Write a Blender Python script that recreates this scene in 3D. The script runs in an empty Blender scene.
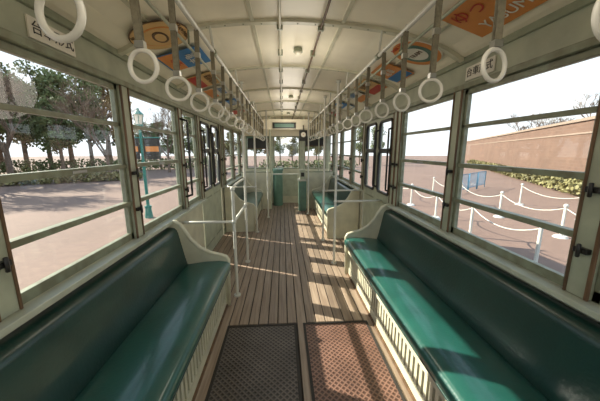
import bpy, math, random
from mathutils import Vector, Matrix, Euler
random.seed(7)
D = bpy.data
SC = bpy.context.scene

# ------------------------------------------------------------------ materials
def mat(name, col, rough=0.5, metal=0.0, spec=0.5, noise=0.0, nscale=8.0, bump=0.0, bscale=40.0, stretch=(1,1,1), col2=None, coat=0.0):
    m = D.materials.new(name); m.use_nodes = True
    nt = m.node_tree; N = nt.nodes; L = nt.links
    p = N['Principled BSDF']
    p.inputs['Base Color'].default_value = (*col, 1)
    p.inputs['Roughness'].default_value = rough
    p.inputs['Metallic'].default_value = metal
    p.inputs['Specular IOR Level'].default_value = spec
    p.inputs['Coat Weight'].default_value = coat
    p.inputs['Coat Roughness'].default_value = 0.15
    tc = N.new('ShaderNodeTexCoord'); mp = N.new('ShaderNodeMapping')
    mp.inputs['Scale'].default_value = stretch
    L.new(tc.outputs['Object'], mp.inputs['Vector'])
    if noise > 0 or col2:
        nz = N.new('ShaderNodeTexNoise'); nz.inputs['Scale'].default_value = nscale
        nz.inputs['Detail'].default_value = 6
        L.new(mp.outputs['Vector'], nz.inputs['Vector'])
        cr = N.new('ShaderNodeValToRGB')
        c2 = col2 if col2 else tuple(c*(1-noise) for c in col)
        cr.color_ramp.elements[0].color = (*c2, 1); cr.color_ramp.elements[0].position = 0.35
        cr.color_ramp.elements[1].color = (*col, 1); cr.color_ramp.elements[1].position = 0.62
        L.new(nz.outputs['Fac'], cr.inputs['Fac']); L.new(cr.outputs['Color'], p.inputs['Base Color'])
    if bump > 0:
        n2 = N.new('ShaderNodeTexNoise'); n2.inputs['Scale'].default_value = bscale
        L.new(mp.outputs['Vector'], n2.inputs['Vector'])
        b = N.new('ShaderNodeBump'); b.inputs['Strength'].default_value = bump; b.inputs['Distance'].default_value = 0.01
        L.new(n2.outputs['Fac'], b.inputs['Height']); L.new(b.outputs['Normal'], p.inputs['Normal'])
    return m

M = {}
M['cream'] = mat('cream_paint', (0.62,0.60,0.46), 0.35, noise=0.2, nscale=5)
M['ceil'] = mat('ceiling_paint', (0.86,0.80,0.64), 0.35, noise=0.10, nscale=3)
M['sage'] = mat('sage_paint', (0.28,0.31,0.22), 0.4, noise=0.25, nscale=9)
M['sageL'] = mat('sage_light_paint', (0.43,0.46,0.35), 0.4, noise=0.22, nscale=7)
M['sill'] = mat('sill_paint', (0.48,0.51,0.42), 0.35, noise=0.15, nscale=7)
M['frame'] = mat('window_frame_paint', (0.25,0.28,0.20), 0.42, col2=(0.18,0.18,0.12), nscale=14)
M['brown'] = mat('weathered_wood', (0.16,0.09,0.045), 0.6, noise=0.5, nscale=20, stretch=(1,1,0.2))
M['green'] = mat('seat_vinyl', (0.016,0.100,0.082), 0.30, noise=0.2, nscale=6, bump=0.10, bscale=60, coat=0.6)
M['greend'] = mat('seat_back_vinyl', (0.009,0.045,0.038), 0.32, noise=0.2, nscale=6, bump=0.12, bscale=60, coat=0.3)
M['black'] = mat('black_enamel', (0.015,0.015,0.014), 0.35, noise=0.2)
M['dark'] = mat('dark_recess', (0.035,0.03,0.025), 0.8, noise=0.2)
M['white'] = mat('white_enamel', (0.66,0.66,0.60), 0.25, noise=0.05)
M['ring'] = mat('ring_plastic', (0.78,0.77,0.70), 0.25, noise=0.04)
M['strap'] = mat('strap_webbing', (0.22,0.20,0.14), 0.8, noise=0.3, nscale=60)
M['steel'] = mat('steel', (0.5,0.5,0.48), 0.3, metal=0.9, noise=0.1)
M['orange'] = mat('poster_orange', (0.68,0.26,0.06), 0.5, noise=0.1)
M['tan'] = mat('poster_tan', (0.66,0.42,0.17), 0.5, noise=0.1)
M['blue'] = mat('poster_blue', (0.05,0.20,0.45), 0.5, noise=0.1)
M['paper'] = mat('poster_paper', (0.75,0.72,0.63), 0.5, noise=0.05)
M['red'] = mat('red_paint', (0.5,0.05,0.03), 0.5, noise=0.1)
M['pgreen'] = mat('lamp_post_green', (0.02,0.19,0.16), 0.4, noise=0.15)
M['bark'] = mat('bark', (0.22,0.16,0.12), 0.9, noise=0.4, nscale=10)
M['leaf'] = mat('foliage', (0.17,0.21,0.08), 0.7, noise=0.5, nscale=0.8)
M['leaf2'] = mat('foliage_olive', (0.26,0.24,0.10), 0.7, noise=0.5, nscale=0.8)
M['leaf3'] = mat('foliage_dry', (0.36,0.26,0.12), 0.7, noise=0.5, nscale=0.8)
M['ctrl'] = mat('controller_green', (0.10,0.20,0.16), 0.4, noise=0.2)
M['cyan'] = mat('barrier_blue', (0.08,0.25,0.42), 0.5, noise=0.1)
M['coping'] = mat('wall_coping', (0.30,0.23,0.18), 0.8, noise=0.2)
M['globe'] = mat('lamp_glass', (0.80,0.76,0.64), 0.15, noise=0.05)

def glass():
    m = D.materials.new('window_glass'); m.use_nodes = True
    nt = m.node_tree; N = nt.nodes; L = nt.links; N.clear()
    o = N.new('ShaderNodeOutputMaterial'); mx = N.new('ShaderNodeMixShader'); t = N.new('ShaderNodeBsdfTransparent'); g = N.new('ShaderNodeBsdfGlossy')
    g.inputs['Roughness'].default_value = 0.03
    t.inputs['Color'].default_value = (0.96,0.98,0.97,1)
    mx.inputs[0].default_value = 0.04
    L.new(t.outputs[0], mx.inputs[1]); L.new(g.outputs[0], mx.inputs[2]); L.new(mx.outputs[0], o.inputs[0])
    return m
M['glass'] = glass()

def wood_floor():
    m = mat('floor_planks', (0.4,0.3,0.2), 0.5, bump=0.15, bscale=30, stretch=(6,0.6,1))
    nt = m.node_tree; N = nt.nodes; L = nt.links; p = N['Principled BSDF']
    tc = N.new('ShaderNodeTexCoord'); sx = N.new('ShaderNodeSeparateXYZ'); L.new(tc.outputs['Object'], sx.inputs[0])
    dv = N.new('ShaderNodeMath'); dv.operation='DIVIDE'; dv.inputs[1].default_value = 0.085; L.new(sx.outputs['X'], dv.inputs[0])
    fl = N.new('ShaderNodeMath'); fl.operation='FLOOR'; L.new(dv.outputs[0], fl.inputs[0])
    wn = N.new('ShaderNodeTexWhiteNoise'); wn.noise_dimensions='1D'; L.new(fl.outputs[0], wn.inputs['W'])
    mp = N.new('ShaderNodeMapping'); mp.inputs['Scale'].default_value=(45,2.2,1); L.new(tc.outputs['Object'], mp.inputs['Vector'])
    nz = N.new('ShaderNodeTexNoise'); nz.inputs['Scale'].default_value=1.0; nz.inputs['Detail'].default_value=7; L.new(mp.outputs[0], nz.inputs['Vector'])
    cr = N.new('ShaderNodeValToRGB')
    cr.color_ramp.elements[0].position=0.3; cr.color_ramp.elements[0].color=(0.23,0.165,0.12,1)
    cr.color_ramp.elements[1].position=0.7; cr.color_ramp.elements[1].color=(0.41,0.32,0.24,1)
    L.new(nz.outputs['Fac'], cr.inputs['Fac'])
    mm = N.new('ShaderNodeMapRange'); mm.inputs['To Min'].default_value=0.75; mm.inputs['To Max'].default_value=1.08; L.new(wn.outputs['Value'], mm.inputs['Value'])
    mx = N.new('ShaderNodeVectorMath'); mx.operation='SCALE'; L.new(cr.outputs['Color'], mx.inputs[0]); L.new(mm.outputs[0], mx.inputs['Scale'])
    L.new(mx.outputs[0], p.inputs['Base Color'])
    return m
M['wood'] = wood_floor()

def tread(name,ca,cb):
    m = D.materials.new(name); m.use_nodes=True
    nt=m.node_tree; N=nt.nodes; L=nt.links; p=N['Principled BSDF']
    tc=N.new('ShaderNodeTexCoord'); hs=[]
    for r in (45,-45):
        mp=N.new('ShaderNodeMapping'); mp.inputs['Rotation'].default_value=(0,0,math.radians(r)); L.new(tc.outputs['Object'],mp.inputs['Vector'])
        w=N.new('ShaderNodeTexWave'); w.inputs['Scale'].default_value=11; L.new(mp.outputs[0],w.inputs['Vector']); hs.append(w)
    mx=N.new('ShaderNodeMath'); mx.operation='MAXIMUM'; L.new(hs[0].outputs['Fac'],mx.inputs[0]); L.new(hs[1].outputs['Fac'],mx.inputs[1])
    cr=N.new('ShaderNodeValToRGB'); cr.color_ramp.elements[0].position=0.55; cr.color_ramp.elements[0].color=(*ca,1)
    cr.color_ramp.elements[1].position=0.98; cr.color_ramp.elements[1].color=(*cb,1)
    nz=N.new('ShaderNodeTexNoise'); nz.inputs['Scale'].default_value=5; nz.inputs['Detail'].default_value=5; L.new(tc.outputs['Object'],nz.inputs['Vector'])
    mr=N.new('ShaderNodeMapRange'); mr.inputs['From Min'].default_value=0.3; mr.inputs['From Max'].default_value=0.7; mr.inputs['To Min'].default_value=0.7; mr.inputs['To Max'].default_value=1.25; L.new(nz.outputs['Fac'],mr.inputs['Value'])
    s=N.new('ShaderNodeVectorMath'); s.operation='SCALE'; L.new(cr.outputs['Color'],s.inputs[0]); L.new(mr.outputs[0],s.inputs['Scale'])
    L.new(mx.outputs[0],cr.inputs['Fac']); L.new(s.outputs[0],p.inputs['Base Color'])
    b=N.new('ShaderNodeBump'); b.inputs['Strength'].default_value=0.6; b.inputs['Distance'].default_value=0.004; L.new(mx.outputs[0],b.inputs['Height']); L.new(b.outputs['Normal'],p.inputs['Normal'])
    p.inputs['Roughness'].default_value=0.42
    return m
M['treadA']=tread('tread_plate_dark',(0.030,0.025,0.022),(0.115,0.095,0.082))
M['treadB']=tread('tread_plate_rust',(0.070,0.035,0.025),(0.24,0.135,0.10))

def brick(name,c1,c2,mc,scale,rot=(0,0,0)):
    m = D.materials.new(name); m.use_nodes=True
    nt=m.node_tree; N=nt.nodes; L=nt.links; p=N['Principled BSDF']
    tc=N.new('ShaderNodeTexCoord'); mp=N.new('ShaderNodeMapping'); mp.inputs['Rotation'].default_value=rot
    L.new(tc.outputs['Object'],mp.inputs['Vector'])
    b=N.new('ShaderNodeTexBrick'); b.inputs['Scale'].default_value=scale
    b.inputs['Color1'].default_value=(*c1,1); b.inputs['Color2'].default_value=(*c2,1); b.inputs['Mortar'].default_value=(*mc,1)
    b.inputs['Mortar Size'].default_value=0.012
    L.new(mp.outputs[0],b.inputs['Vector'])
    nz=N.new('ShaderNodeTexNoise'); nz.inputs['Scale'].default_value=0.5; L.new(tc.outputs['Object'],nz.inputs['Vector'])
    mr=N.new('ShaderNodeMapRange'); mr.inputs['To Min'].default_value=0.8; mr.inputs['To Max'].default_value=1.15; L.new(nz.outputs['Fac'],mr.inputs['Value'])
    s=N.new('ShaderNodeVectorMath'); s.operation='SCALE'; L.new(b.outputs['Color'],s.inputs[0]); L.new(mr.outputs[0],s.inputs['Scale'])
    L.new(s.outputs[0],p.inputs['Base Color']); p.inputs['Roughness'].default_value=0.85
    return m
M['paving']=brick('paving',(0.225,0.145,0.112),(0.195,0.125,0.098),(0.17,0.115,0.09),2.5)
M['brick']=brick('brick_facade',(0.175,0.105,0.075),(0.145,0.088,0.064),(0.19,0.135,0.105),1.2,(math.radians(90),0,0))

# ------------------------------------------------------------------ mesh builder
class B:
    def __init__(s,name): s.name=name; s.v=[]; s.f=[]; s.fm=[]; s.sm=[]; s.mats=[]
    def mi(s,m):
        m=M[m]
        if m not in s.mats: s.mats.append(m)
        return s.mats.index(m)
    def add(s,vs,fs,m,smooth=False):
        o=len(s.v); s.v+= [tuple(x) for x in vs]; k=s.mi(m)
        for f in fs: s.f.append([i+o for i in f]); s.fm.append(k); s.sm.append(smooth)
    def box(s,x0,x1,y0,y1,z0,z1,m):
        if x0>x1:x0,x1=x1,x0
        vs=[(x0,y0,z0),(x1,y0,z0),(x1,y1,z0),(x0,y1,z0),(x0,y0,z1),(x1,y0,z1),(x1,y1,z1),(x0,y1,z1)]
        s.add(vs,[(0,3,2,1),(4,5,6,7),(0,1,5,4),(1,2,6,5),(2,3,7,6),(3,0,4,7)],m)
    def tbox(s,mt,sx,sy,sz,m):
        vs=[mt@Vector((a*sx/2,b*sy/2,c*sz/2)) for c in(-1,1) for b in(-1,1) for a in(-1,1)]
        s.add(vs,[(0,2,3,1),(4,5,7,6),(0,1,5,4),(1,3,7,5),(3,2,6,7),(2,0,4,6)],m)
    def cyl(s,p1,p2,r,m,seg=12,r2=None,caps=True):
        p1=Vector(p1);p2=Vector(p2); r2=r if r2 is None else r2
        d=(p2-p1).normalized(); q=d.to_track_quat('Z','Y')
        vs=[]
        for p,rr in((p1,r),(p2,r2)):
            for i in range(seg):
                a=2*math.pi*i/seg; vs.append(p+q@Vector((rr*math.cos(a),rr*math.sin(a),0)))
        fs=[(i,(i+1)%seg,seg+(i+1)%seg,seg+i) for i in range(seg)]
        s.add(vs,fs,m,True)
        if caps:
            s.add(vs[:seg],[tuple(range(seg))[::-1]],m); s.add(vs[seg:],[tuple(range(seg))],m)
    def tube(s,pts,r,m,seg=10):
        pts=[Vector(p) for p in pts]; n=len(pts); vs=[]
        up=None
        for i,p in enumerate(pts):
            d=(pts[min(i+1,n-1)]-pts[max(i-1,0)]).normalized()
            if up is None:
                up=Vector((0,0,1)) if abs(d.z)<0.9 else Vector((1,0,0))
            a=d.cross(up).normalized(); b=a.cross(d).normalized(); up=b
            for k in range(seg):
                t=2*math.pi*k/seg; vs.append(p+r*(math.cos(t)*a+math.sin(t)*b))
        fs=[]
        for i in range(n-1):
            for k in range(seg): fs.append((i*seg+k,i*seg+(k+1)%seg,(i+1)*seg+(k+1)%seg,(i+1)*seg+k))
        fs.append(tuple(range(seg))[::-1]); fs.append(tuple((n-1)*seg+k for k in range(seg)))
        s.add(vs,fs,m,True)
    def prism(s,prof,y0,y1,m,smooth=False):
        n=len(prof); vs=[(x,y0,z) for x,z in prof]+[(x,y1,z) for x,z in prof]
        s.add(vs,[(i,(i+1)%n,n+(i+1)%n,n+i) for i in range(n)],m,smooth)
        s.add(vs[:n],[tuple(range(n))],m); s.add(vs[n:],[tuple(range(n))[::-1]],m)
    def sheet(s,prof,y0,y1,th,m):
        p2=[(x,z+th) for x,z in prof]
        s.prism(prof+p2[::-1],y0,y1,m)
    def torus(s,c,R,r,m,mt=None,seg=28,rs=10):
        mt=mt or Matrix.Identity(3); vs=[];fs=[]
        for i in range(seg):
            a=2*math.pi*i/seg
            for k in range(rs):
                t=2*math.pi*k/rs
                v=Vector(((R+r*math.cos(t))*math.cos(a), r*math.sin(t), (R+r*math.cos(t))*math.sin(a)))
                vs.append(Vector(c)+mt@v)
        for i in range(seg):
            for k in range(rs): fs.append((i*rs+k,((i+1)%seg)*rs+k,((i+1)%seg)*rs+(k+1)%rs,i*rs+(k+1)%rs))
        s.add(vs,fs,m,True)
    def ball(s,c,r,m,seg=14,rings=8,sc=(1,1,1)):
        vs=[];fs=[]
        for j in range(rings+1):
            ph=math.pi*j/rings
            for i in range(seg):
                a=2*math.pi*i/seg
                vs.append((c[0]+sc[0]*r*math.sin(ph)*math.cos(a),c[1]+sc[1]*r*math.sin(ph)*math.sin(a),c[2]+sc[2]*r*math.cos(ph)))
        for j in range(rings):
            for i in range(seg): fs.append((j*seg+i,(j+1)*seg+i,(j+1)*seg+(i+1)%seg,j*seg+(i+1)%seg))
        s.add(vs,fs,m,True)
    def done(s,bevel=0.0,seg=2,loc=None,parent=None):
        me=D.meshes.new(s.name); me.from_pydata(s.v,[],s.f)
        for m in s.mats: me.materials.append(m)
        me.polygons.foreach_set('material_index',s.fm); me.polygons.foreach_set('use_smooth',s.sm)
        me.update()
        import bmesh
        bm=bmesh.new(); bm.from_mesh(me); bmesh.ops.remove_doubles(bm,verts=bm.verts,dist=1e-5) if bevel>0 else None
        bmesh.ops.recalc_face_normals(bm,faces=bm.faces); bm.to_mesh(me); bm.free()
        o=D.objects.new(s.name,me); SC.collection.objects.link(o)
        if loc: o.location=loc
        if parent: o.parent=parent
        if bevel>0:
            b=o.modifiers.new('bevel','BEVEL'); b.width=bevel; b.segments=seg; b.limit_method='ANGLE'; b.angle_limit=math.radians(50)
        return o

W=1.19; Y0=-2.0; Y1=7.6; SILL=0.87; WTOP=1.92; BAND=2.12
def arc(cx,cz,r,a0,a1,n):
    return [(cx+r*math.cos(math.radians(a0+(a1-a0)*i/n)),cz+r*math.sin(math.radians(a0+(a1-a0)*i/n))) for i in range(n+1)]

# ------------------------------------------------------------------ floor
b=B('floor')
b.box(-W-0.03,W+0.03,Y0,Y1,-0.12,-0.012,'dark')
xx=-0.085*14
while xx<W-0.01:
    x1=min(xx+0.079,W)
    if -0.63<xx+0.04<0.63 and not (-0.03<xx+0.04<0.05): b.box(xx+0.003,x1,2.12,Y1,-0.012,0.0,'wood'); b.box(xx+0.003,x1,Y0,0.2,-0.012,0.0,'wood')
    else: b.box(xx+0.003,x1,Y0,Y1,-0.012,0.0,'wood')
    xx+=0.085
b.done(0.002,1)
for i,(xa,xb) in enumerate(((-0.60,-0.01),(0.05,0.62))):
    b=B('floor_hatch'); b.box(xa,xb,0.22,2.10,-0.011,0.004,'treadA' if i==0 else 'treadB')
    for (p,q,r,s_) in ((xa,xb,2.08,2.10),(xa,xb,0.22,0.24),(xa,xa+0.02,0.24,2.08),(xb-0.02,xb,0.24,2.08)): b.box(p,q,r,s_,0.004,0.008,'dark')
    b.done()

# ------------------------------------------------------------------ walls
PIL=[-1.91,-0.94,0.03,1.0,1.97,2.95]
FARP=[5.0,5.95,6.9]
def wall(side):
    s=side; b=B('wall_right' if s>0 else 'wall_left')
    def bx(a,c,*r): b.box(s*a,s*c,*r)
    d0,d1=(3.06,4.24) if s>0 else (3.56,4.72)
    xi=W; xo=W+0.05
    for (ya,yb) in ((Y0,d0),(d1,Y1)):
        bx(xi,xo,ya,yb,-0.12,SILL,'cream')
        bx(xi-0.075,xi,ya,yb,SILL-0.03,SILL+0.0,'sill')
        bx(xi-0.012,xi,ya,yb,0.0,0.10,'sage')
    bx(xi,xo,Y0,Y1,WTOP,BAND+0.04,'sageL')
    bx(xi-0.03,xi,Y0,Y1,WTOP+0.0,WTOP+0.035,'frame')
    bx(xi-0.022,xi,Y0,Y1,BAND-0.02,BAND+0.02,'sage')
    ps=list(PIL)+FARP+[d0,d1]
    for y in ps:
        bx(xi-0.02,xo,y-0.045,y+0.045,SILL,WTOP,'sageL')
        bx(xi-0.028,xi-0.018,y-0.052,y-0.034,SILL,WTOP,'brown')
        bx(xi-0.028,xi-0.018,y+0.040,y+0.052,SILL,WTOP,'brown')
        for z in (1.08,1.34):
            bx(xi-0.045,xi-0.02,y-0.028,y+0.028,z-0.012,z+0.012,'black')
            b.cyl((s*(xi-0.05),y,z-0.03),(s*(xi-0.05),y,z+0.03),0.008,'black',8)
    b.done(0.003,1)
wall(1); wall(-1)
wn=0
def window(side,ya,yb):
    global wn; wn+=1
    s=side; b=B('window_%d'%wn); 
    def bx(a,c,*r): b.box(s*a,s*c,*r)
    a=ya+0.047; c=yb-0.047; x0=W+0.0; x1=W+0.03
    bx(x0,x1,a,a+0.03,SILL+0.002,WTOP-0.002,'frame'); bx(x0,x1,c-0.03,c,SILL+0.002,WTOP-0.002,'frame')
    bx(x0,x1,a,c,WTOP-0.035,WTOP-0.002,'frame'); bx(x0,x1,a,c,SILL+0.002,SILL+0.05,'frame')
    bx(x0-0.008,x1,a,c,1.375,1.405,'frame')
    bx(x0,x1,a,c,1.655,1.68,'frame')
    bx(x0-0.012,x1,a,c,1.115,1.145,'frame')
    bx(x0-0.014,x0-0.008,(a+c)/2-0.05,(a+c)/2+0.05,1.38,1.395,'steel')
    bx(x0+0.012,x0+0.016,a+0.03,c-0.03,SILL+0.05,WTOP-0.035,'glass')
    b.done(0.002,1)
for s in(-1,1):
    for i in range(len(PIL)-1): window(s,PIL[i],PIL[i+1])
    d0,d1=(3.06,4.24) if s>0 else (3.56,4.72)
    if s<0: window(s,2.95,3.56)
    fp=[d1]+FARP+[Y1-0.05]
    for i in range(len(fp)-1): window(s,fp[i],fp[i+1])
dn=0
for s in(-1,1):
    dn+=1; d0,d1=(3.06,4.24) if s>0 else (3.56,4.72)
    b=B('door_%d'%dn)
    ya=d0+0.047; yb=d1-0.047; mid=(ya+yb)/2
    for (p,q) in((ya,mid-0.003),(mid+0.003,yb)):
        x0,x1=s*(W+0.0),s*(W+0.035)
        b.box(x0,x1,p,q,0.0,0.95,'sageL'); b.box(x0,x1,p,q,1.86,WTOP-0.002,'sageL')
        b.box(x0,x1,p,p+0.07,0.95,1.86,'sageL'); b.box(x0,x1,q-0.07,q,0.95,1.86,'sageL')
        b.box(s*(W+0.015),s*(W+0.019),p+0.07,q-0.07,0.95,1.86,'glass')
        for (za,zb) in((0.95,1.48),(1.50,1.86)):
            r=0.05; P=[]
            for (cy,cz,a0) in((q-0.07-r,zb-r,0),(p+0.07+r,zb-r,90),(p+0.07+r,za+r,180),(q-0.07-r,za+r,270)):
                for k in range(6):
                    t=math.radians(a0+18*k); P.append((s*(W-0.003),cy+r*math.cos(t),cz+r*math.sin(t)))
            P.append(P[0]); b.tube(P,0.020,'black',8)
        b.box(s*(W-0.006),x0,p+0.07,q-0.07,0.15,0.17,'sage'); b.box(s*(W-0.006),x0,p+0.07,q-0.07,0.82,0.84,'sage')
    for yy in (ya+0.035,mid-0.04):
        X=s*(W-0.06)
        b.tube([(s*W,yy,1.0),(X,yy,1.02),(X,yy,1.06),(X,yy,1.70),(X,yy,1.74),(s*W,yy,1.76)],0.012,'black',8)
    b.done(0.002,1)
b=B('grab_bar'); yy=2.95; X=-(W-0.09)
b.tube([(-W+0.02,yy,1.0),(X,yy,1.02),(X,yy,1.06),(X,yy,1.76),(X,yy,1.80),(-W+0.02,yy,1.82)],0.012,'black',8); b.done()

def endwall(name,y,s):
    b=B(name)
    ya,yb=(y,y+0.05)
    b.box(-W-0.05,W+0.05,ya,yb,-0.12,0.98,'cream'); b.box(-W-0.05,W+0.05,ya,yb,1.88,2.42,'ceil')
    for x in(-1.17,-0.42,0.42,1.17): b.box(x-0.06,x+0.06,ya,yb,0.98,1.88,'sageL')
    for (xa,xb) in((-1.11,-0.48),(-0.36,0.36),(0.48,1.11)):
        b.box(xa,xb,ya+0.02,ya+0.024,0.98,1.88,'glass')
        for (p,q,r,t) in((xa,xb,0.98,1.01),(xa,xb,1.85,1.88),(xa,xa+0.025,1.01,1.85),(xb-0.025,xb,1.01,1.85)): b.box(p,q,ya-0.012,yb,r,t,'frame')
    for x in(-0.8,0,0.8): b.box(x-0.3,x+0.3,ya-0.012,ya,0.2,0.85,'sageL')
    b.done(0.003,1)
endwall('wall_front',Y1,1); endwall('wall_back',Y0-0.05,-1)

# ------------------------------------------------------------------ ceiling
half=[(W+0.03,BAND),(1.14,2.15),(1.05,2.20),(0.92,2.245),(0.76,2.285),(0.58,2.315),(0.38,2.335),(0.19,2.345),(0,2.35)]
prof=[(-x,z) for x,z in half]+[(x,z) for x,z in half[::-1][1:]]
b=B('ceiling'); b.sheet(prof,Y0,Y1,0.05,'ceil')
ribs=[-1.91,-0.94,0.03,1.0,1.97,2.95,3.95,4.95,5.95,6.9]
for y in ribs:
    p1=[(x*0.985,z-0.018) for x,z in prof]
    b.prism(p1+[(x,z+0.01) for x,z in prof[::-1]],y-0.022,y+0.022,'cream')
def zc(x):
    x=abs(x)
    h=half[::-1]
    for (a,za),(c,zb) in zip(h,h[1:]):
        if a<=x<=c: return za+(zb-za)*(x-a)/(c-a)
    return BAND
for x in(-0.9,-0.3,0.3,0.9): b.box(x-0.012,x+0.012,Y0,Y1,zc(x)-0.012,zc(x)+0.01,'cream')
for y in ribs:
    for k in range(-9,10):
        x=k*0.12; b.ball((x,y,zc(x)-0.018),0.006,'sage',6,4)
b.done()
for x,r in((-0.12,0.010),(0.16,0.008)):
    b=B('ceiling_conduit'); b.cyl((x,Y0,zc(x)-0.034),(x,Y1,zc(x)-0.034),r,'cream' if x<0 else 'brown',8)
    y=-1.5
    while y<Y1: b.box(x-0.02,x+0.02,y-0.01,y+0.01,zc(x)-0.044,zc(x),'sage'); y+=0.5
    b.done()

# ------------------------------------------------------------------ ceiling lamps (unlit fittings; warm fill lights added below them to brighten the interior)
for y in(-1.4,0.5,2.45,4.45,6.4):
    b=B('ceiling_lamp')
    b.cyl((0.03,y,2.347),(0.03,y,2.315),0.034,'sage',20,0.040)
    b.ball((0.03,y,2.312),0.030,'globe',18,10,(1,1,0.7))
    o=b.done()
    l=D.lights.new('fill_light','POINT'); l.energy=5; l.color=(1,0.91,0.76); l.shadow_soft_size=0.25
    lo=D.objects.new('fill_light',l); SC.collection.objects.link(lo); lo.location=(0.03,y,2.0); lo.parent=o

# ------------------------------------------------------------------ overhead rails and straps
RX=0.56; RZ=2.14
for s in(-1,1):
    b=B('overhead_rail')
    b.cyl((s*RX,Y0+0.02,RZ),(s*RX,6.7,RZ),0.013,'white',12)
    for y in ribs[:-1]:
        b.cyl((s*RX,y,RZ-0.01),(s*(RX+0.02),y,zc(RX)-0.01),0.008,'white',8)
        b.cyl((s*RX,y-0.02,RZ),(s*RX,y+0.02,RZ),0.02,'sage',12)
    b.done()
    b=B('overhead_rail'); X=0.72; Z=2.17
    b.cyl((s*X,Y0+0.02,Z),(s*X,6.7,Z),0.009,'sageL',10)
    for y in ribs[:-1]: b.cyl((s*X,y,Z),(s*X,y,zc(X)-0.005),0.007,'sage',8)
    b.done()
def strap(x,y):
    b=B('hand_strap'); ang=random.uniform(-0.5,0.5); R=Matrix.Rotation(ang,3,'Z')
    b.torus((0,0,0),0.0175,0.004,'steel',Matrix.Rotation(math.pi/2,3,'Z'),16,6)
    for dx in(-1,1):
        b.tbox(Matrix.Translation((0.0,dx*0.007,-0.170)),0.022,0.003,0.31,'strap')
    b.box(-0.014,0.014,-0.011,0.011,-0.15,-0.125,'steel')
    b.box(-0.014,0.014,-0.011,0.011,-0.325,-0.305,'steel')
    b.torus((0,0,-0.377),0.047,0.0072,'ring',R,32,10)
    o=b.done(); o.location=(x,y,RZ); o.rotation_euler=(random.uniform(-0.04,0.04),random.uniform(-0.03,0.03),0)
ys=[0.60-0.32*k for k in range(5,0,-1)]+[0.60,0.93,1.27,1.59,1.91,2.23,2.55,2.87,3.22,3.6,3.95,4.5,4.9,5.3,5.7,6.1,6.5]
for y in ys:
    strap(-RX+(0.025 if y==0.60 else 0.0),y+random.uniform(-.01,.01)); strap(RX,y-0.05+random.uniform(-.01,.01))

# ------------------------------------------------------------------ benches
def bench(s,ya,yb,ends):
    b=B('bench_seat')
    pr=[(1.06,0.36),(0.67,0.36)]+arc(0.665,0.415,0.05,250,110,8)[0:]+[(0.72,0.472),(0.85,0.468),(0.98,0.45),(1.06,0.445)]
    pr=[(s*x,z) for x,z in pr]
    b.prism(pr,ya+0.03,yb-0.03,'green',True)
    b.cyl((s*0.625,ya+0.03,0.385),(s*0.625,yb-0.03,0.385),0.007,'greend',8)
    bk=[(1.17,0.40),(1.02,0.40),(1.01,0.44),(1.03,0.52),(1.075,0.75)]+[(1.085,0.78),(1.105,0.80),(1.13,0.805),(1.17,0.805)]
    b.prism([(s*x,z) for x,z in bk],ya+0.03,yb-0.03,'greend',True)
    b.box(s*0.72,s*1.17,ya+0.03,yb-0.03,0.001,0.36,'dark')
    b.box(s*0.675,s*0.72,ya+0.03,yb-0.03,0.001,0.09,'cream'); b.box(s*0.665,s*0.72,ya+0.03,yb-0.03,0.28,0.36,'cream')
    b.box(s*0.655,s*0.675,ya+0.03,yb-0.03,0.345,0.36,'brown')
    y=ya+0.05
    while y<yb-0.06:
        b.box(s*0.68,s*0.70,y,y+0.030,0.09,0.28,'cream'); y+=0.055
    b.box(s*0.662,s*0.70,ya+0.03,yb-0.03,0.001,0.02,'brown')
    ep=[(1.172,0.001),(0.655,0.001),(0.645,0.40)]+[(0.64,0.47),(0.66,0.505),(0.70,0.52),(0.80,0.545),(0.90,0.60),(0.98,0.69),(1.03,0.78),(1.06,0.83),(1.10,0.85),(1.172,0.85)]
    for e in ends:
        yy=(ya,ya+0.035) if e==0 else (yb-0.035,yb)
        b.prism([(s*x,z) for x,z in ep],yy[0],yy[1],'cream')
        ym=sum(yy)/2
        b.tube([(s*x,ym,z) for x,z in ep[1:-1]]+[(s*1.15,ym,0.85)],0.021,'cream',10)
    return b.done()
bench(-1,Y0+0.1,2.45,[1]); bench(1,Y0+0.1,3.05,[1])
bench(-1,4.85,6.7,[0,1]); bench(1,4.36,6.7,[0,1])

# ------------------------------------------------------------------ poles / rails
def pole(x,y,top,extra=None):
    b=B('grab_pole')
    b.cyl((x,y,0.001),(x,y,top),0.016,'white',14)
    b.cyl((x,y,0.001),(x,y,0.02),0.035,'white',16)
    if top>2: b.cyl((x,y,top-0.02),(x,y,top),0.03,'white',16); 
    if extra:
        for e in extra: b.tube(e,0.014,'white',10)
        for e in extra: b.ball(e[0],0.024,'white',12,8)
    b.done()
zt=zc(0.6)-0.004; WW=W-0.025
pole(-0.60,2.60,1.15,[[(-0.60,2.60,0.80),(-0.9,2.60,0.80),(-WW,2.60,0.80)],[(-0.60,2.60,1.13),(-0.60,2.70,1.15),(-0.60,3.40,1.15)]])
pole(-0.60,3.46,zt,[[(-0.60,3.46,0.80),(-0.60,3.40,0.80),(-0.60,2.62,0.80)]])
pole(0.56,3.34,zt,[[(0.56,3.34,0.85),(0.9,3.34,0.85),(WW,3.34,0.85)]])
pole(0.55,4.28,zt,[[(0.55,4.28,0.85),(0.9,4.28,0.85),(WW,4.28,0.85)]])
pole(-0.60,4.80,zt,[[(-0.60,4.80,0.85),(-0.9,4.80,0.85),(-WW,4.80,0.85)]])
pole(-0.45,5.9,zc(.45)-.004); pole(0.48,6.2,zc(.48)-.004)

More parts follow.
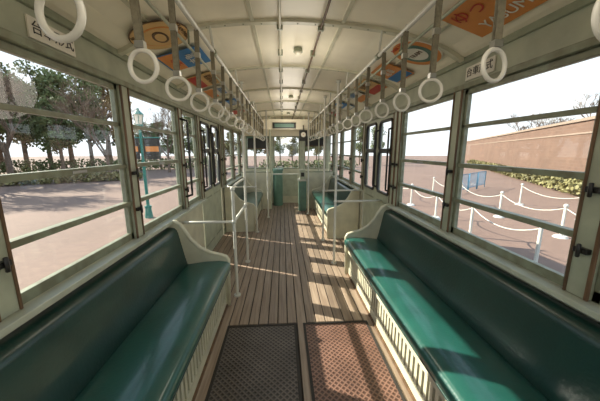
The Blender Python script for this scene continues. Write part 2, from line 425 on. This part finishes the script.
# ------------------------------------------------------------------ cab
b=B('cab_partition')
for s in(-1,1):
    b.box(s*0.42,s*(W-0.03),6.78,6.82,0.001,0.95,'cream'); b.cyl((s*0.42,6.8,0.001),(s*0.42,6.8,2.3),0.02,'sageL')
    b.cyl((s*0.42,6.8,0.95),(s*(W-.03),6.8,0.95),0.022,'sage')
    b.cyl((s*0.8,6.8,0.95),(s*0.8,6.8,2.2),0.014,'sageL')
b.box(-0.9,0.9,6.78,6.82,2.0,2.24,'ceil'); b.box(-0.35,0.22,6.755,6.78,2.02,2.16,'black'); b.box(-0.3,0.17,6.75,6.756,2.05,2.13,'ctrl')
b.cyl((-0.42,6.8,0.9),(0.42,6.8,0.9),0.012,'white')
b.done()
b=B('driver_controller')
b.cyl((-0.25,7.3,0.001),(-0.25,7.3,0.95),0.13,'ctrl',20); b.cyl((-0.25,7.3,0.95),(-0.25,7.3,1.0),0.15,'ctrl',20)
b.cyl((-0.25,7.3,1.0),(-0.25,7.3,1.06),0.02,'steel'); b.cyl((-0.25,7.3,1.05),(-0.10,7.22,1.05),0.012,'steel'); b.cyl((-0.10,7.22,1.05),(-0.10,7.22,1.12),0.016,'black')
b.done()
b=B('fare_box')
b.box(0.28,0.46,6.5,6.72,0.001,0.75,'ctrl'); b.box(0.26,0.48,6.48,6.72,0.75,0.8,'steel'); b.box(0.30,0.44,6.52,6.68,0.8,1.02,'sageL'); b.box(0.33,0.41,6.515,6.52,0.86,0.96,'black')
b.done(0.008)
b=B('driver_stool'); b.cyl((-0.65,7.1,0.001),(-0.65,7.1,0.5),0.025,'black'); b.cyl((-0.65,7.1,0.5),(-0.65,7.1,0.58),0.17,'greend',24); b.cyl((-0.65,7.1,0.001),(-0.65,7.1,0.02),0.15,'black',24); b.done(0.01)
b=B('roller_blind')
for (xa,xb,zl) in((-1.08,-0.5,1.55),(0.5,1.08,1.62)):
    b.cyl((xa,7.56,1.84),(xb,7.56,1.84),0.025,'ctrl'); b.box(xa+.02,xb-.02,7.555,7.56,zl,1.84,'black'); b.box(xa+.02,xb-.02,7.55,7.565,zl-.02,zl,'brown')
b.done()
b=B('gauge_box'); b.box(0.30,0.50,6.70,6.77,1.72,1.98,'black'); b.cyl((0.40,6.70,1.87),(0.40,6.69,1.87),0.06,'paper',20); b.cyl((0.40,6.69,1.87),(0.40,6.685,1.87),0.01,'red',10); b.cyl((0.40,6.735,1.98),(0.40,6.735,2.1),0.012,'black'); b.done(0.004)

# ------------------------------------------------------------------ posters & plates
def frame_on_cove(x,y,):
    s=1 if x>0 else -1
    dz=(zc(abs(x)+0.06)-zc(abs(x)-0.06))/0.12
    t=Vector((s*1,0,dz)).normalized()
    u=Vector((0,1,0)) if s<0 else Vector((0,-1,0))
    up=-t
    n=u.cross(up).normalized()
    m=Matrix((u,up,n)).transposed().to_4x4(); m.translation=Vector((x,y,zc(x)))+n*0.024
    return m
def txt(body,size,mt,material,parent,name='lettering'):
    c=D.curves.new(name,'FONT'); c.body=body; c.size=size; c.align_x='CENTER'; c.align_y='CENTER'; c.extrude=0.0008
    c.materials.append(M[material]); o=D.objects.new(name,c); SC.collection.objects.link(o); o.matrix_world=mt; o.parent=parent
    return o
def disc(b,mt,r,z,m,seg=32,sx=1.0,sy=1.0):
    vs=[mt@Vector((r*sx*math.cos(2*math.pi*i/seg),r*sy*math.sin(2*math.pi*i/seg),z)) for i in range(seg)]
    vb=[mt@Vector((r*sx*math.cos(2*math.pi*i/seg),r*sy*math.sin(2*math.pi*i/seg),z-0.004)) for i in range(seg)]
    b.add(vs+vb,[tuple(range(seg))]+[(i,seg+i,seg+(i+1)%seg,(i+1)%seg) for i in range(seg)],m)
T=Matrix.Translation
m=frame_on_cove(-0.90,1.95); b=B('round_poster'); disc(b,m,0.185,0.004,'brown'); disc(b,m,0.178,0.006,'tan'); disc(b,m,0.125,0.008,'orange'); disc(b,m,0.115,0.010,'tan'); disc(b,m,0.065,0.012,'brown',sx=1.2,sy=.7); disc(b,m,0.045,0.014,'tan',sx=1.2,sy=.7); 
o=b.done(); txt('TRAM PARK',0.04,m@T((0,0.147,0.008)),'brown',o); txt('SINCE 1910',0.034,m@T((0,-0.148,0.008)),'brown',o)
def rect_poster(x,y,w,h,base,lines,band=None):
    m=frame_on_cove(x,y); b=B('ceiling_poster')
    b.tbox(m@T((0,0,0.004)),w,h,0.004,base)
    if band: b.tbox(m@T((0,-h*0.28,0.007)),w*0.96,h*0.35,0.003,band)
    o=b.done()
    for (t,sz,ty,mc) in lines: txt(t,sz,m@T((0,ty,0.010)),mc,o)
rect_poster(-0.90,2.40,0.36,0.34,'blue',[('電車',0.11,0.06,'paper'),('の街',0.08,-0.08,'red')],'orange')
rect_poster(0.96,1.42,0.50,0.28,'orange',[('ゆっくり',0.11,0.06,'red'),('YASUMI',0.09,-0.07,'paper')])
rect_poster(-0.98,0.85,0.40,0.22,'paper',[('お知らせ',0.07,0.0,'brown')],'orange')
m=frame_on_cove(0.92,2.14); b=B('round_poster'); disc(b,m,0.19,0.004,'paper'); disc(b,m,0.18,0.006,'orange'); disc(b,m,0.13,0.008,'ctrl'); disc(b,m,0.09,0.010,'paper')
o=b.done(); txt('TRAM',0.055,m@T((0,0,0.012)),'brown',o); txt('PARK LINE',0.042,m@T((0,0.15,0.008)),'red',o)
rect_poster(0.93,2.64,0.34,0.30,'orange',[('電車',0.09,0.02,'paper')],'blue')
for (yy,bs,bd,mc) in((3.05,'tan','red','brown'),(3.6,'paper','orange','blue'),(4.4,'blue','paper','paper'),(5.3,'paper','red','red')):
    rect_poster(-0.92,yy,0.42,0.28,bs,[('路面電車',0.08,0.05,mc)],bd)
    rect_poster(0.92,yy+0.2,0.42,0.28,bs,[('公園前',0.09,0.05,mc)],bd)
def plate(s,y,t):
    b=B('route_plate'); X=s*(W-0.012); Z=2.02
    b.box(s*(W-0.01),s*(W-.001),y-0.13,y+0.13,Z-0.045,Z+0.045,'paper'); o=b.done(0.002)
    u=Vector((0,1,0)) if s<0 else Vector((0,-1,0)); up=Vector((0,0,1)); n=u.cross(up)
    mt=Matrix((u,up,n)).transposed().to_4x4(); mt.translation=Vector((X,y,Z))
    txt(t,0.06,mt,'black',o)
plate(-1,1.45,'台車形式'); plate(-1,0.55,'禁煙'); plate(1,1.80,'台車形式')

# ------------------------------------------------------------------ exterior
GZ=-0.8
b=B('ground'); b.box(-90,90,-60,110,GZ-0.2,GZ,'paving'); b.done()
def foliage(b,c,rad,n,sz,m):
    for _ in range(n):
        d=Vector((random.gauss(0,1),random.gauss(0,1),random.gauss(0,1))).normalized()*(random.uniform(0.5,1.0))
        p=Vector((c[0]+d.x*rad[0],c[1]+d.y*rad[1],c[2]+d.z*rad[2]))
        e=Euler((random.uniform(0,6.3),random.uniform(0,6.3),random.uniform(0,6.3))).to_matrix()
        s=sz*random.uniform(0.6,1.3)
        vs=[p+e@Vector(v)*s for v in((-1,-.5,0),(0,-.8,0.1),(1,0,0),(0,.8,0.1),(-1,.5,0))]
        b.add(vs,[(0,1,2,3,4)],m)
def branch(b,p,d,L,r,depth,m='bark'):
    q=p+d*L
    b.cyl(p,q,r,m,6 if depth>2 else 3,r*0.65,False)
    if depth==0: return
    for k in range(random.choice((2,3,3)) if depth<6 else 3):
        ax=Vector((random.gauss(0,1),random.gauss(0,1),random.gauss(0,0.4)))
        nd=(d+ax.normalized()*random.uniform(0.4,0.7)+Vector((0,0,0.15))).normalized()
        branch(b,p+d*L*random.uniform(0.6,1.0),nd,L*random.uniform(0.62,0.84),max(r*0.6,0.010),depth-1)
def bare_mesh(h,depth=7):
    b=B('bare_tree'); branch(b,Vector((0,0,0)),Vector((0,0,1)),h*0.24,h*0.016,depth); return b
def ever_mesh(h,m,nm='evergreen_tree'):
    b=B(nm); b.cyl((0,0,0),(0,0,h*0.7),h*0.022,'bark',8,h*0.010)
    for k in range(22):
        z=h*random.uniform(0.30,0.92); f=1-abs(z/h-0.5)*1.1
        a=random.uniform(0,6.3); off=h*0.20*f*random.uniform(0.3,1)
        r=h*random.uniform(0.07,0.13)
        c=(math.cos(a)*off,math.sin(a)*off,z)
        b.cyl((0,0,max(z*0.75,0.1)),c,h*0.006,'bark',4,caps=False)
        foliage(b,c,(r,r,r*0.7),170,h*0.012,m)
    return b
bt=[bare_mesh(9).done() for _ in range(4)]; et=[ever_mesh(8,'leaf').done(),ever_mesh(8,'leaf').done(),ever_mesh(7,'leaf2').done(),ever_mesh(7.5,'leaf3').done()]
used=set()
def place(o,x,y,sc=1.0):
    if o.name in used: 
        c=o.copy(); SC.collection.objects.link(c)
    else: c=o; used.add(o.name)
    c.location=(x,y,GZ-0.02); c.scale=(sc,sc,sc*random.uniform(0.92,1.1)); c.rotation_euler=(0,0,random.uniform(0,6.3))
for (x,y,s_) in ((-18,7,1.2),(-21,11,1.35),(-25,16,1.5),(-18,16.5,1.1),(-29,10,1.5),(-21,22,1.2),(-25,5.5,1.4),(-15,24,1.0),(-30,20,1.5),(-33,15,1.6),(-24,25,1.3),(-23,2,1.3),(-36,9,1.6),(-38,17,1.6),(-19,12.5,.9),(-12,29,1.0)):
    place(random.choice(bt),x,y,s_)
# distant evergreen belt: low behind the bare trees, taller toward the front-left
for i in range(38):
    t=i/37; a=math.radians(-88+t*95); r=random.uniform(36,46)
    place(random.choice(et),math.sin(a)*r,math.cos(a)*r,random.uniform(0.6,0.9) if t<0.25 else (random.uniform(1.1,1.6) if t<0.6 else random.uniform(.65,.9)))
for (x,y,s_) in ((-21,27,1.0),(-26,29,1.1)): place(et[0],x,y,s_)
# right: bare crowns and a pine behind the wall
for (x,y,s_,k) in ((24.5,20,1.35,'b'),(23.5,15,1.2,'b'),(28,29,1.1,'b'),(28,17.5,1.35,'e'),(12,42,0.8,'e'),(17,48,0.9,'e')):
    place(random.choice(bt) if k=='b' else et[0],x,y,s_)
def hedge(x0,y0,x1,y1,w,h,n,m='leaf'):
    b=B('hedge'); p=Vector((x0,y0,0));q=Vector((x1,y1,0)); L=(q-p).length; k=int(L/(w*0.8))+1
    for i in range(k+1):
        c=p.lerp(q,i/k); foliage(b,(c.x,c.y,GZ+h*0.5),(w*0.7,w*0.7,h*0.55),n,0.10,m)
        b.cyl((c.x,c.y,GZ),(c.x,c.y,GZ+h*0.5),0.04,'bark',5,caps=False)
    b.done()
hedge(-30,12,-12,22,1.2,0.7,220,'leaf2'); hedge(-34,22,-9,36,1.6,1.4,260,'leaf'); hedge(-2,30,8,32,1.2,1.2,160,'leaf')
wd=Vector((20,38,0)).normalized(); wnrm=Vector((-wd.y,wd.x,0)); w0=Vector((18,14.6,0))-wd*14
b=B('brick_wall'); L=75
b.box(0,L,-0.6,0,GZ,3.3,'brick'); b.box(-0.1,L+0.1,-0.7,0.12,3.3,3.48,'coping'); b.box(0,L,0,0.05,2.5,2.6,'coping')
o=b.done(); o.location=(w0.x,w0.y,0); o.rotation_euler=(0,0,math.atan2(wd.y,wd.x))
h0=w0+wnrm*1.6+wd*4; h1=w0+wnrm*1.6+wd*44
hedge(h0.x,h0.y,h1.x,h1.y,1.1,0.75,230,'leaf2')
b=B('street_lamp'); lx,ly=-4.75,9.3
b.cyl((lx,ly,GZ),(lx,ly,GZ+0.35),0.13,'pgreen',16,0.09); b.cyl((lx,ly,GZ+0.35),(lx,ly,GZ+0.42),0.11,'pgreen',16)
b.cyl((lx,ly,GZ+0.42),(lx,ly,2.25),0.05,'pgreen',12,0.04); b.cyl((lx,ly,2.25),(lx,ly,2.32),0.10,'pgreen',12)
b.cyl((lx,ly,2.32),(lx,ly,2.62),0.09,'paper',8,0.13); b.cyl((lx,ly,2.62),(lx,ly,2.76),0.17,'pgreen',12,0.04); b.ball((lx,ly,2.79),0.04,'pgreen')
for a in range(4):
    t=a*math.pi/2+.4; b.cyl((lx+.09*math.cos(t),ly+.09*math.sin(t),2.32),(lx+.135*math.cos(t),ly+.135*math.sin(t),2.62),0.012,'pgreen',6)
b.cyl((lx-0.6,ly,1.9),(lx+0.6,ly,1.9),0.018,'pgreen',8)
for s in(-1,1):
    b.box(lx+s*0.08,lx+s*0.58,ly-0.01,ly+0.01,1.2,1.88,'black'); b.box(lx+s*0.12,lx+s*0.54,ly-0.014,ly+0.014,1.45,1.62,'orange')
b.done()
posts=[(4.9,4.7),(4.9,6.6),(5.1,8.6),(5.3,10.8),(7.2,4.3),(7.3,6.4),(7.4,8.6),(7.6,11.0),(7.8,13.5),(5.6,13.2),(9.6,5.6),(9.8,8.0),(10.0,10.6)]
for (x,y) in posts:
    b=B('queue_post'); b.cyl((x,y,GZ),(x,y,GZ+0.05),0.17,'white',20,0.13); b.cyl((x,y,GZ+0.05),(x,y,GZ+0.82),0.035,'white',12); b.ball((x,y,GZ+0.86),0.055,'white'); b.done()
def chain(a,c):
    b=B('barrier_chain'); P=[]
    a=Vector((a[0],a[1],0)); c=Vector((c[0],c[1],0)); d=(c-a).normalized()*0.04; a+=d; c-=d
    for i in range(13):
        t=i/12; P.append((a[0]+(c[0]-a[0])*t,a[1]+(c[1]-a[1])*t,GZ+0.78-0.22*4*t*(1-t)))
    b.tube(P,0.012,'white',6); b.done()
for i,j in((0,1),(1,2),(2,3),(4,5),(5,6),(6,7),(7,8),(3,9),(10,11),(11,12)): chain(posts[i],posts[j])
for (x,y) in((9.2,13.5),(10.4,14.4),(11.6,15.3)):
    b=B('crowd_barrier'); 
    b.tube([(x,y,GZ),(x,y,GZ+1.0),(x+1.0,y+.7,GZ+1.0),(x+1.0,y+.7,GZ)],0.025,'cyan',8)
    for k in range(1,8): b.cyl((x+k/8,y+.7*k/8,GZ+0.2),(x+k/8,y+.7*k/8,GZ+1.0),0.012,'cyan',6)
    b.cyl((x,y,GZ+0.2),(x+1,y+.7,GZ+0.2),0.02,'cyan',8); b.done()

# ------------------------------------------------------------------ light & world
w=D.worlds.new('World'); SC.world=w; w.use_nodes=True; nt=w.node_tree; N=nt.nodes; L=nt.links
bg=N['Background']; tc=N.new('ShaderNodeTexCoord'); sx=N.new('ShaderNodeSeparateXYZ'); cr=N.new('ShaderNodeValToRGB')
L.new(tc.outputs['Generated'],sx.inputs[0]); L.new(sx.outputs['Z'],cr.inputs['Fac']); L.new(cr.outputs['Color'],bg.inputs['Color'])
cr.color_ramp.elements[0].position=0.0; cr.color_ramp.elements[0].color=(0.93,0.96,1.0,1)
cr.color_ramp.elements[1].position=0.7; cr.color_ramp.elements[1].color=(0.52,0.68,0.92,1)
bg.inputs['Strength'].default_value=1.1
sl=D.lights.new('sun','SUN'); sl.energy=9.0; sl.angle=0.009; sl.color=(1,0.90,0.75)
so=D.objects.new('sun',sl); SC.collection.objects.link(so)
dirv=Vector((1.0,-0.45,-0.68)).normalized(); so.rotation_euler=dirv.to_track_quat('-Z','Y').to_euler(); so.location=(-10,5,8)
SC.view_settings.view_transform='Standard'; SC.view_settings.exposure=0.5

# ------------------------------------------------------------------ camera
cd=D.cameras.new('camera'); cam=D.objects.new('camera',cd); SC.collection.objects.link(cam); SC.camera=cam
cd.sensor_width=36; cd.lens=36*267/600; cd.clip_start=0.02; cd.clip_end=300
p=math.radians(10.7); yw=math.radians(3.65)
F=Vector((math.sin(yw)*math.cos(p),math.cos(yw)*math.cos(p),-math.sin(p)))
cam.location=(-0.11,0,1.5); cam.rotation_euler=F.to_track_quat('-Z','Y').to_euler()
